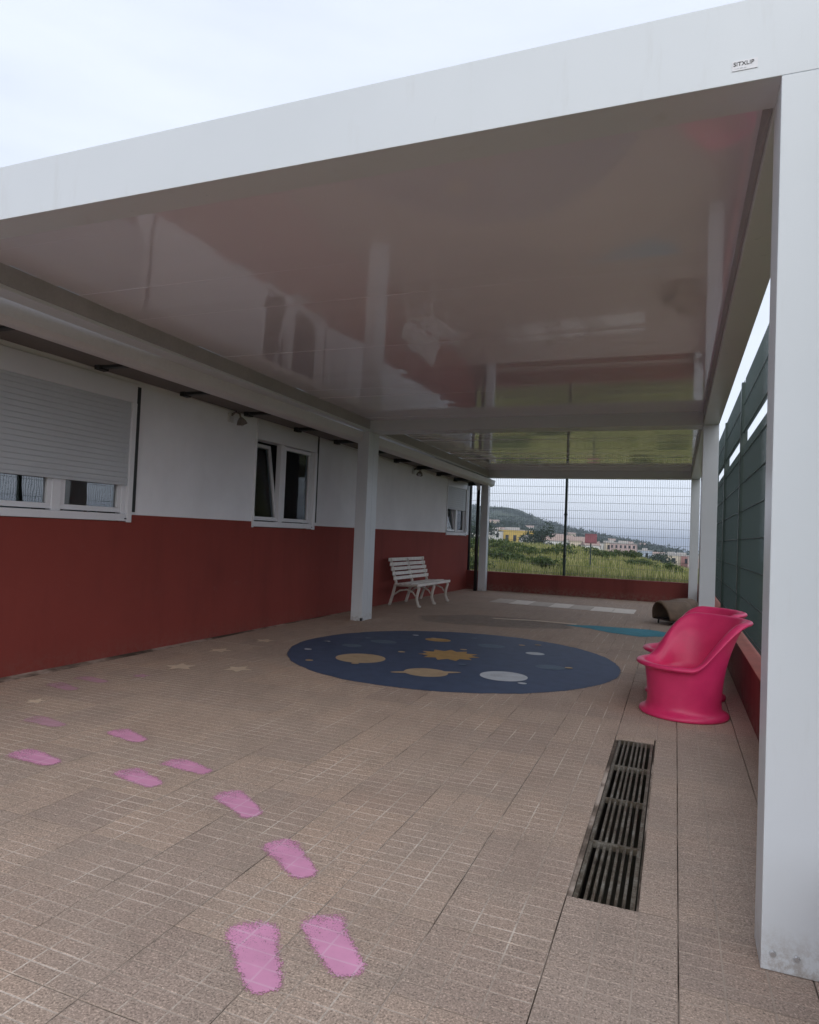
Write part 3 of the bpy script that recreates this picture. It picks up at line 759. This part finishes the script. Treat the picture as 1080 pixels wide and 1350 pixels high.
# ================================================================ low walls and fences
def low_wall(label, x0, x1, y0, y1, h, cop):
    t_ = thing('low_wall', label, 'low wall', (0,0,0))
    mb = MB(); mb.box(x0, x1, y0, y1, -.3, h-.012); mb.build('masonry', M_['wall_red_low'], t_)
    mb = MB(); mb.box(x0-.004, x1+.004, y0-.004, y1+.004, h-.0118, h); mb.build('coping', M_['coping'] if cop else M_['wall_red_low'], t_, bevel=.004)
low_wall('low red masonry wall closing the rear of the patio under the mesh fence', -5.35, .595, 17.42, 17.62, .495, False)
low_wall('low red masonry wall along the right side with paler top', .6, .82, -3, 17.62, .44, True)

def wires(name, parent, axis, a0, a1, fix_, z0, z1, pv=.05, ph=.2, r=.0025, m='wire'):
    mb = MB(); n = int((a1-a0)/pv)
    def bx(u0, u1, w0, w1, dz=0):
        if axis == 'x': mb.box(u0, u1, fix_-r+dz, fix_+r+dz, w0, w1)
        else: mb.box(fix_-r+dz, fix_+r+dz, u0, u1, w0, w1)
    for i in range(n+1):
        u = a0 + pv*i; bx(u-r, u+r, z0, z1)
    z = z0 + .05
    while z < z1:
        bx(a0, a1, z-r*1.2, z+r*1.2, r*2.3); bx(a0, a1, z-r*1.2, z+r*1.2, -r*2.3); z += ph
    return stuff(mb.build(name, M_[m], parent, fix=False))
rf = thing('mesh_fence', 'tall welded wire mesh fence on the rear low wall, with the valley seen through it', 'fence', (0,17.54,0))
YF = 17.54
def fpost(parent, x, y, z0, z1, w=.05):
    mb = MB(); mb.box(x-w/2, x+w/2, y-w/2, y+w/2, z0, z1); return mb.build('post', M_['fence_green'], parent, bevel=.005)
rf.location = (0,0,0)
for x in (-5.30, -2.625, .72):
    p_ = fpost(rf, x, YF, .496, 4.3, .06)
    for z in (1.0, 2.05, 3.1):
        mb = MB(); mb.box(x-.042, x+.042, YF-.042, YF+.042, z-.02, z+.02); mb.build('clamp', M_['fence_green'], p_, bevel=.004)
wires('wire_panel', rf, 'x', -5.26, -2.67, YF, .51, 4.28); wires('wire_panel', rf, 'x', -2.58, .68, YF, .51, 4.28)

sf = thing('mesh_fence', 'tall dark green welded mesh fence on the low wall along the right side', 'fence', (0,0,0))
XF = .72; PY = [.3, 3.15, 6.05, 8.92, 11.8, 14.65]
for y in PY: fpost(sf, XF, y, .441, 3.36, .075)
PYe = PY + [17.5]
for i in range(6):
    a, b = PYe[i]+.04, PYe[i+1]-.04
    wires('wire_panel', sf, 'y', a, b, XF, .455, 2.60, .05, .33, .0023 if i <= 2 else .0029, 'wire_dark')
    wires('wire_panel', sf, 'y', a, b, XF, 2.72, 3.40, .05, .33, .0023 if i <= 2 else .0029, 'wire_dark')

# ================================================================ pink tub chairs
def tub_mesh():
    n = 72; prof = []
    loops = []
    def rim(u):                                     # u = 0 at the back (+x), pi at the front
        c = cos(u); k = .5 + .5*c
        s_ = k*k*(3-2*k)
        up_ = sm(.30, .84, np.array(k)).item()
        z = .41 + .375*up_
        r = .342 + .04*up_ + .095*up_*max(0, c)**.7
        return r, z
    rows = []
    for i in range(n):
        u = 2*pi*i/n; R, Z = rim(u); col = []
        col += [(.30,.001),(.345,.001),(.352,.012),(.348,.028),(.325,.042),(.302,.055),(.292,.075)]
        for k in np.linspace(.08, 1, 10):
            f_ = k**2.2
            col.append((lerp(.288, R-.028, f_), lerp(.075, Z-.03, k)))
        col += [(R-.014,Z-.022),(R+.016,Z-.020),(R+.034,Z-.012),(R+.040,Z+.000),(R+.034,Z+.012),(R+.014,Z+.018),(R-.014,Z+.017),(R-.036,Z+.004),(R-.044,Z-.018)]
        for k in np.linspace(.15, 1, 8):
            col.append((lerp(R-.044, .262, k**.6), lerp(Z-.02, .345, k)))
        col += [(.24,.335),(.15,.33),(.05,.332)]
        rows.append([(r*cos(u), r*sin(u), z) for r, z in col])
    m = len(rows[0]); mb = MB()
    vs = [p for r in rows for p in r]
    fs = [(i*m+j, ((i+1) % n)*m+j, ((i+1) % n)*m+j+1, i*m+j+1) for i in range(n) for j in range(m-1)]
    fs.append(tuple(i*m+m-1 for i in range(n)))
    mb.add(vs, fs); return mb.mesh('tub_chair', M_['pink'], smooth=True)
tub = tub_mesh()
for (loc, rz, lab) in (((.095, 6.17, 0), rad(30), 'nearer of two pink plastic tub chairs, facing left beside the red low wall'),
                       ((.115, 6.93, 0), rad(22), 'pink plastic tub chair mostly hidden behind the nearer pink chair')):
    o = link('tub_chair', tub, None, loc); o.rotation_euler = (0, 0, rz); tag(o, lab, 'chair', 'pink tub chairs by the low wall')

# ================================================================ bench against the house wall
bench = thing('park_bench', 'cream slatted bench with curved iron legs against the red wall', 'bench', (-5.12, 12.05, 0), rad(-1.3))
BL = 1.82
for k in range(5):
    z = .50 + k*.088; xo = .10 - .030*k
    mb = MB(); mb.box(xo, xo+.022, 0, BL, z, z+.066); mb.build('back_slat', M_['bench_slat'], bench, bevel=.006)
for k in range(5):
    xo = .13 + k*.094; mb = MB(); mb.box(xo, xo+.07, 0, BL, .43-.006*abs(k-3), .455-.006*abs(k-3)); mb.build('seat_slat', M_['bench_slat'], bench, bevel=.007)
mb = MB(); mb.box(.592, .625, -.01, BL+.01, .40, .455); mb.build('front_rail', M_['bench_slat'], bench, bevel=.009)
for y in (.10, BL/2, BL-.10):
    mb = MB()
    mb.tube([(-.02,y,.9),(.03,y,.75),(.085,y,.55),(.12,y,.45),(.10,y,.40),(.06,y,.22),(.0,y,.02),(-.02,y,.012)], .03, 8)
    mb.build('rear_leg', M_['bench_iron'], bench, smooth=True)
    mb = MB(); mb.tube([(.58,y,.42),(.60,y,.36),(.57,y,.26),(.555,y,.15),(.60,y,.03),(.64,y,.012)], .03, 8); mb.build('front_leg', M_['bench_iron'], bench, smooth=True)
    mb = MB(); mb.tube([(.10,y,.40),(.3,y,.405),(.585,y,.405)], .022, 8); mb.tube([(.06,y,.20),(.2,y,.30),(.35,y,.33),(.48,y,.28),(.56,y,.18)], .016, 8)
    mb.build('brace', M_['bench_iron'], bench, smooth=True)

# ================================================================ brown barrel shells by the rear right post
def barrel(loc, rz, lab):
    b = thing('play_barrel', lab, 'play barrel', loc, rz, 'brown barrel shells by the rear post')
    n = 20; R = .24; th = .022
    mb = MB(); loops = []
    for y, k in ((0,.94),(.02,.985),(.08,1.0),(.25,1.02),(.40,1.0),(.48,.985),(.50,.94)):
        out = [(R*k*1.05*cos(pi*i/n), y - .07*sin(pi*i/n)*(1 if y < .2 else -0.2), .09+R*1.35*k*sin(pi*i/n)) for i in range(n+1)]
        inn = [((R*k-th)*1.05*cos(pi*i/n), y - .07*sin(pi*i/n)*(1 if y < .2 else -0.2), .09+(R*1.35*k-th)*sin(pi*i/n)) for i in range(n, -1, -1)]
        loops.append(out+inn)
    mb.sweep(loops); mb.build('shell', M_['brown'], b, smooth=True)
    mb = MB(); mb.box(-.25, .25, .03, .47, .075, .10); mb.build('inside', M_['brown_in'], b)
    for sx in (-.2, .2):
        for y in (.1, .42):
            mb = MB(); mb.tube([(sx, y, 0), (sx*.95, y, .09)], .016, 8); mb.build('leg', M_['black'], b)
barrel((-.20, 12.7, 0), rad(-50), 'brown barrel shaped play shell with dark open end, left one of two')
barrel((.03, 13.3, 0), rad(-30), 'brown barrel shaped play shell behind the chairs, right one nearest the post')

# ================================================================ vegetation
def leaf_mat(name, a, b, c):
    t = NT(name); g = t.n('ShaderNodeNewGeometry'); r = g.outputs['Random Per Island']; nz = t.noise(g.outputs['Position'], .9, 3)
    col = t.ramp(t.math('ADD', t.math('MULTIPLY', r, .6), t.math('MULTIPLY', nz, .4)), [(.2, a), (.5, b), (.8, c)])
    bs = t.bsdf(col, .6, None, .3); tl = t.n('ShaderNodeBsdfTranslucent'); t.l(col, tl.inputs[0])
    m = t.n('ShaderNodeMixShader'); m.inputs[0].default_value = .3; t.l(bs, m.inputs[1]); t.l(tl.outputs[0], m.inputs[2]); return t.done(m.outputs[0])
M_['leaf_dark'] = leaf_mat('dark_leaves', (.012,.026,.014), (.022,.045,.02), (.04,.07,.028))
M_['leaf_far'] = leaf_mat('far_leaves', (.018,.036,.02), (.024,.046,.025), (.034,.06,.03))
M_['leaf_mid'] = leaf_mat('green_leaves', (.03,.055,.016), (.065,.10,.028), (.13,.16,.055))
M_['grass'] = leaf_mat('grass_blades', (.11,.15,.035), (.25,.26,.085), (.44,.40,.20))
M_['bark'] = mat('bark', (.08,.06,.045), .9, .3, 6)
def soup(P0, P1, P2, name, m, parent=None):
    n = len(P0); v = np.stack([P0, P1, P2], 1).reshape(-1, 3)
    me = bpy.data.meshes.new(name); me.from_pydata(v.tolist(), [], np.arange(3*n).reshape(-1, 3).tolist()); me.materials.append(m); me.update()
    return link(name, me, parent)
def crown(parent, m, cx, cz, rx, rz_, n, leaf, name='crown'):
    cl = 9; cc = rng.normal(0, .45, (cl, 3)); cc[:, 2] *= .8; cr_ = rng.uniform(.4, .62, cl)
    idx = rng.integers(0, cl, n); d = rng.normal(0, 1, (n, 3)); d /= np.linalg.norm(d, axis=1)[:, None]
    p = cc[idx] + d*(cr_[idx]*rng.uniform(.55, 1.05, n))[:, None]
    p *= np.array([rx, rx, rz_]); p += np.array([cx, 0, cz])
    a = rng.normal(0, 1, (n, 3)); a /= np.linalg.norm(a, axis=1)[:, None]; b = rng.normal(0, 1, (n, 3)); b /= np.linalg.norm(b, axis=1)[:, None]
    return soup(p, p+a*leaf, p+b*leaf, name, m, parent)
def tree(x, y, h, w, lab, group, m='leaf_dark', n=900, name='tree', cat='tree', zb_=None, leaf=None):
    z = float(terrain(x, y)) if zb_ is None else zb_
    t_ = thing(name, lab, cat, (x, y, z-.1), random.uniform(0, 6), group)
    mb = MB(); mb.tube([(0,0,0),(.02*h,0,.3*h),(0,.02*h,.62*h)], .03*h, 7, rs=[.04*h,.028*h,.014*h])
    for k in range(4):
        a = k*1.6; mb.tube([(0.01*h,0,(.25+.06*k)*h),(w*.2*cos(a),w*.2*sin(a),(.5+.06*k)*h)], .012*h, 5, rs=[.016*h,.006*h])
    mb.build('trunk', M_['bark'], t_)
    crown(t_, M_[m], 0, h*.62, w*.5, h*.42, n, leaf or .055*max(w, h)+.04)
    return t_
def polar(az, d): return d*sin(rad(az)), d*cos(rad(az))
# field grass: one mass of blades
N = 52000
az = np.radians(rng.uniform(-19.5, 5, N)); d = 18.0 + 62*rng.random(N)**1.6
x = d*np.sin(az); y = d*np.cos(az); ok = y > 17.75; x, y, d = x[ok], y[ok], d[ok]; N = len(x)
cl = (wob(x, y, .9)+1)/2; hgt = (.14 + .30*cl + .22*rng.random(N)*(cl > .55)) * (1 - .35*(rng.random(N)))
z = terrain(x, y) - .02; base = np.stack([x, y, z], 1)
th = rng.uniform(0, 2*pi, N); wv = np.stack([np.cos(th), np.sin(th), 0*th], 1)*(.012+.0009*d)[:, None]
ln = np.stack([rng.normal(0, .22, N), rng.normal(0, .22, N), np.ones(N)], 1)*hgt[:, None]
stuff(soup(base-wv, base+wv, base+ln, 'field_grass', M_['grass']))
shr = [(-15.6,24,1.0,1.5),(-13.4,30,.9,1.8),(-11.9,38,1.0,2.2),(-10.3,27,.8,1.5),(-12.8,52,.8,3.2),(-9.0,44,1.0,2.4),(-5.5,48,.9,2.4),(-2.6,40,.8,2.0),(-.6,33,.75,1.5),(-16.6,33,1.6,2.2),(-14.9,46,1.4,3.0),(-3.9,60,1.2,3.0)]
sl = ['low green shrub in the field close to the left rear post','low shrub in the left of the field before the yellow house','wide green shrub mid field below the dark round tree',
      'small green shrub near the fence left of the dark fence post','broad shrub at the field crest under the yellow house','green shrub just right of the dark fence post',
      'low shrub right of the red sign pole','low shrub in the right part of the field before the pink block','small shrub at the far right of the field by the post',
      'tall weedy shrub seen between the house corner and the rear post','green shrub at the field crest beside the rear left post','wide low shrub at the crest under the pink apartment block']
for (a, dd, h, w), lab in zip(shr, sl):
    x, y = polar(a, dd); tree(x, y, h*.8, w*.95, lab, 'shrubs in the field', 'leaf_mid', 700, 'shrub', 'shrub')
# hedge outside the right fence
hl = ['nearest','second nearest','third','fourth','farthest']
for k in range(5):
    tree(3.6+.3*(k % 2), 6.2+2.7*k, 1.3+.2*(k % 3), 2.4, ('dark bush behind the right mesh fence, ' + hl[k] + ' of the row seen from the chairs'), 'bushes behind the right mesh fence', 'leaf_dark', 1500, 'bush', 'bush', -.1, .09)
# trees of the town
TR = [(-15.1,230,9,7),(-10.35,200,9.5,6.2),(-12.0,215,6,7),(-10.6,225,5,6),(-7.2,260,5,8),(-3.4,300,8,5),(-2.9,290,6,6),(-.95,210,5.5,9),(-1.6,215,5,7),(-.1,240,4,6),(.9,260,5,7),(-8.9,420,6,10),(-5.2,520,7,9),(-13.9,300,6,9),(-9.7,330,6,9),(-16.6,180,7,8)]
tl_ = ['dark tree at the left end of the yellow house beside the post','big round dark tree right of the yellow house','dark tree touching the yellow house on its right','low dark tree right of the big round tree',
       'dark tree patch behind the red sign','tall dark tree right of the pink apartment block','second dark tree right of the pink apartment block, lower','wide dark tree clump left of the cream house at right',
       'dark tree left of the wide clump in front of white roofs','small dark tree between the cream and the red blocks','dark tree at the far right beside the post','tree on the slope above the white houses left of the sign',
       'tree on the slope above the pink block','tree on the slope just above the yellow house','tree on the slope between the yellow house and fence post','dark tree seen between the house corner and rear post']
for (a, dd, h, w), lab in zip(TR, tl_):
    x, y = polar(a, dd); tree(x, y, h, w, lab, 'dark trees in the town', 'leaf_dark', 800)
# wooded patches on the far hill: one mass
N = 5200; az = np.radians(rng.uniform(-21, 6, N)); d = 420 + 900*rng.random(N)**.8; x = d*np.sin(az); y = d*np.cos(az)
k_ = wob(x, y, .02) + .5*rng.random(N) > .35; x, y = x[k_], y[k_]; N = len(x); z = terrain(x, y)
P0 = []; P1 = []; P2 = []
for q in range(7):
    c = np.stack([x, y, z], 1) + np.stack([rng.normal(0, 3.0, N), rng.normal(0, 3.0, N), rng.uniform(.2, 4.2, N)], 1)
    P0.append(c); P1.append(c + rng.normal(0, 2.2, (N, 3))); P2.append(c + rng.normal(0, 2.2, (N, 3)))
stuff(soup(np.concatenate(P0), np.concatenate(P1), np.concatenate(P2), 'hill_woods', M_['leaf_far']))

# ================================================================ town
hm = {}
def hmat(c):
    if c not in hm: hm[c] = mat('render_%d' % len(hm), c, .8, .12, .5, .3)
    return hm[c]
M_['far_glass'] = mat('far_window_glass', (.03,.035,.045), .2, .2, 2)
M_['tile'] = mat('terracotta_roof', (.34,.25,.21), .8, .2, .8)
M_['flat'] = mat('grey_flat_roof', (.42,.40,.38), .8, .15, .5)
def town_house(az, d, w, h, dep, col, roof, lab, cols=4, rows=2, win=True, group='houses in the valley town', sink=1.0, zoff=0):
    x, y = polar(az, d); z = float(terrain(x, y)) - sink + zoff
    b = thing('town_house', lab, 'building', (x, y, z), rad(-az)+random.uniform(-.25, .25), group); H = h + sink
    mb = MB(); mb.box(-w/2, w/2, 0, dep, 0, H); mb.build('wall', hmat(col), b)
    mb = MB(); e = .3
    if roof == 'gable':
        mb.add([(-w/2-e,-e,H),(w/2+e,-e,H),(w/2+e,dep+e,H),(-w/2-e,dep+e,H),(-w/2-e,dep/2,H+dep*.22),(w/2+e,dep/2,H+dep*.22)], [(0,3,2,1),(0,1,5,4),(2,3,4,5),(1,2,5),(3,0,4)])
        mb.build('roof', M_['tile'], b)
    else:
        mb.box(-w/2-.15, w/2+.15, -.15, dep+.15, H+.01, H+.25); mb.box(-w*.2, w*.15, dep*.3, dep*.7, H+.25, H+1.1); mb.build('roof', M_['flat'], b)
    if win:
        wm = MB(); ww = w/cols*.42; wm.box(-ww/2, ww/2, -.06, .0, 0, h/rows*.45); wme = wm.mesh('window', M_['far_glass'])
        for i in range(cols):
            for j in range(rows):
                link('window', wme, b, (-w/2+w*(i+.5)/cols, -.02, sink+h*(j+.32)/rows))
    return b
W1, CR, YE, PK, RD, BL_ = (.72,.71,.68), (.62,.54,.42), (.55,.40,.12), (.50,.38,.36), (.36,.20,.19), (.45,.52,.60)
town = [
 (-12.6,250,14.0,7.6,9,YE,'flat','wide yellow house with dark windows, left in the valley',5,1,1.0,0),
 (-14.3,240,4.5,6.6,8,W1,'flat','white house joined to the left end of the yellow house',2,2,1,0),
 (-11.55,238,4,4.8,6,W1,'flat','small white annex at the right end of the yellow house',1,1,1,0),
 (-14.9,110,1.6,1.3,2,W1,'flat','tiny white hut at the field crest by the rear left post',1,1,.6,0),
 (-9.55,240,7,4.6,7,W1,'gable','white house left of the dark fence post, partly behind shrubs',3,1,1,0),
 (-8.55,255,6,5.6,7,W1,'gable','white gabled house touching the dark fence post on its left side',2,1,1,0),
 (-7.35,250,6.5,5.4,7,CR,'gable','cream house just right of the dark fence post',3,1,1,0),
 (-6.3,240,5,4.4,6,W1,'gable','small white house under the red sign board',2,1,1,0),
 (-5.35,270,6,6.4,7,W1,'flat','white house between the sign pole and the pink block',3,2,1,0),
 (-4.75,265,5,7.0,7,CR,'flat','pale beige house at the left end of the pink apartment block',2,2,1,0),
 (-3.95,255,9.0,7.0,9,PK,'flat','dusty pink apartment block in the middle of the valley town',6,3,1,0),
 (-2.35,300,5,7,7,BL_,'flat','pale blue house right of the pink apartment block',2,2,1,0),
 (-1.75,320,6,5.5,7,W1,'flat','white house with low roof, left of the wide tree clump',3,2,1,0),
 (-1.05,340,9,6.5,8,W1,'flat','long white building above the wide tree clump',4,2,1,0),
 (-.35,345,6,8.5,8,W1,'flat','taller white building up right above the cream house',3,2,1,0),
 (-.45,235,5.5,6.0,7,CR,'flat','cream house right of the wide tree clump',2,2,1,0),
 (.55,240,8,7.0,8,RD,'flat','brick red apartment block at the right beside the post',4,2,1,0),
 (1.5,235,5,6.5,8,PK,'flat','pinkish block half hidden by the rear right post',3,2,1,0),
 (-16.7,260,8,6,7,W1,'flat','white house seen between the house corner and the rear post',3,2,1,0),
]
for (a, dd, w, h, dep, c, rf_, lab, cs, rs, sk, zo) in town:
    town_house(a, dd, w, h, dep, c, rf_, lab, cs, rs, True, 'houses in the valley town', sk, zo)
slope_lab = ['left of the yellow house','above the yellow house','above the big round tree','left of the dark fence post, high','just left of the dark fence post','right of the dark fence post, low',
             'right of the dark fence post, high','above the red sign','right of the red sign','over the left half of the pink block','over the right half of the pink block','above the pale blue house',
             'above the long white building','far right, low','far right, high']
for k, lab in enumerate(slope_lab):
    a = -14.6 + 15.4*k/14 + random.uniform(-.2, .2); dd = random.uniform(430, 820)
    town_house(a, dd, random.uniform(7, 12), random.uniform(4, 7), 8, random.choice([W1, W1, CR, PK]), random.choice(['flat', 'gable']),
               'tiny pale house on the hillside ' + lab, 2, 1, False, 'far houses on the hillside')
# sign in the field
x, y = polar(-6.45, 31); zs = float(terrain(x, y))
sg = thing('sign', 'faded red sign board on a dark pole standing in the field', 'sign', (x, y, zs), rad(6))
mb = MB(); mb.tube([(0,0,-.3),(0,0,1.72-zs)], .035, 8); mb.build('pole', M_['fence_green'], sg)
mb = MB(); mb.box(-.25, .25, -.07, -.04, 1.30-zs, 1.72-zs); mb.build('board', mat('faded_red_board', (.26,.09,.11), .6, .2, 4), sg, bevel=.01)

# ================================================================ air
hz_m = bpy.data.materials.new('haze_air'); hz_m.use_nodes = True; h_ = hz_m.node_tree; h_.nodes.clear()
ho = h_.nodes.new('ShaderNodeOutputMaterial'); pv = h_.nodes.new('ShaderNodeVolumePrincipled')
pv.inputs['Color'].default_value = (.80,.88,1.0,1); pv.inputs['Density'].default_value = .00027; pv.inputs['Anisotropy'].default_value = .2
h_.links.new(pv.outputs[0], ho.inputs['Volume'])
mb = MB(); mb.box(-22500, 22500, -22500, 22500, -96, 95); stuff(mb.build('haze', hz_m))
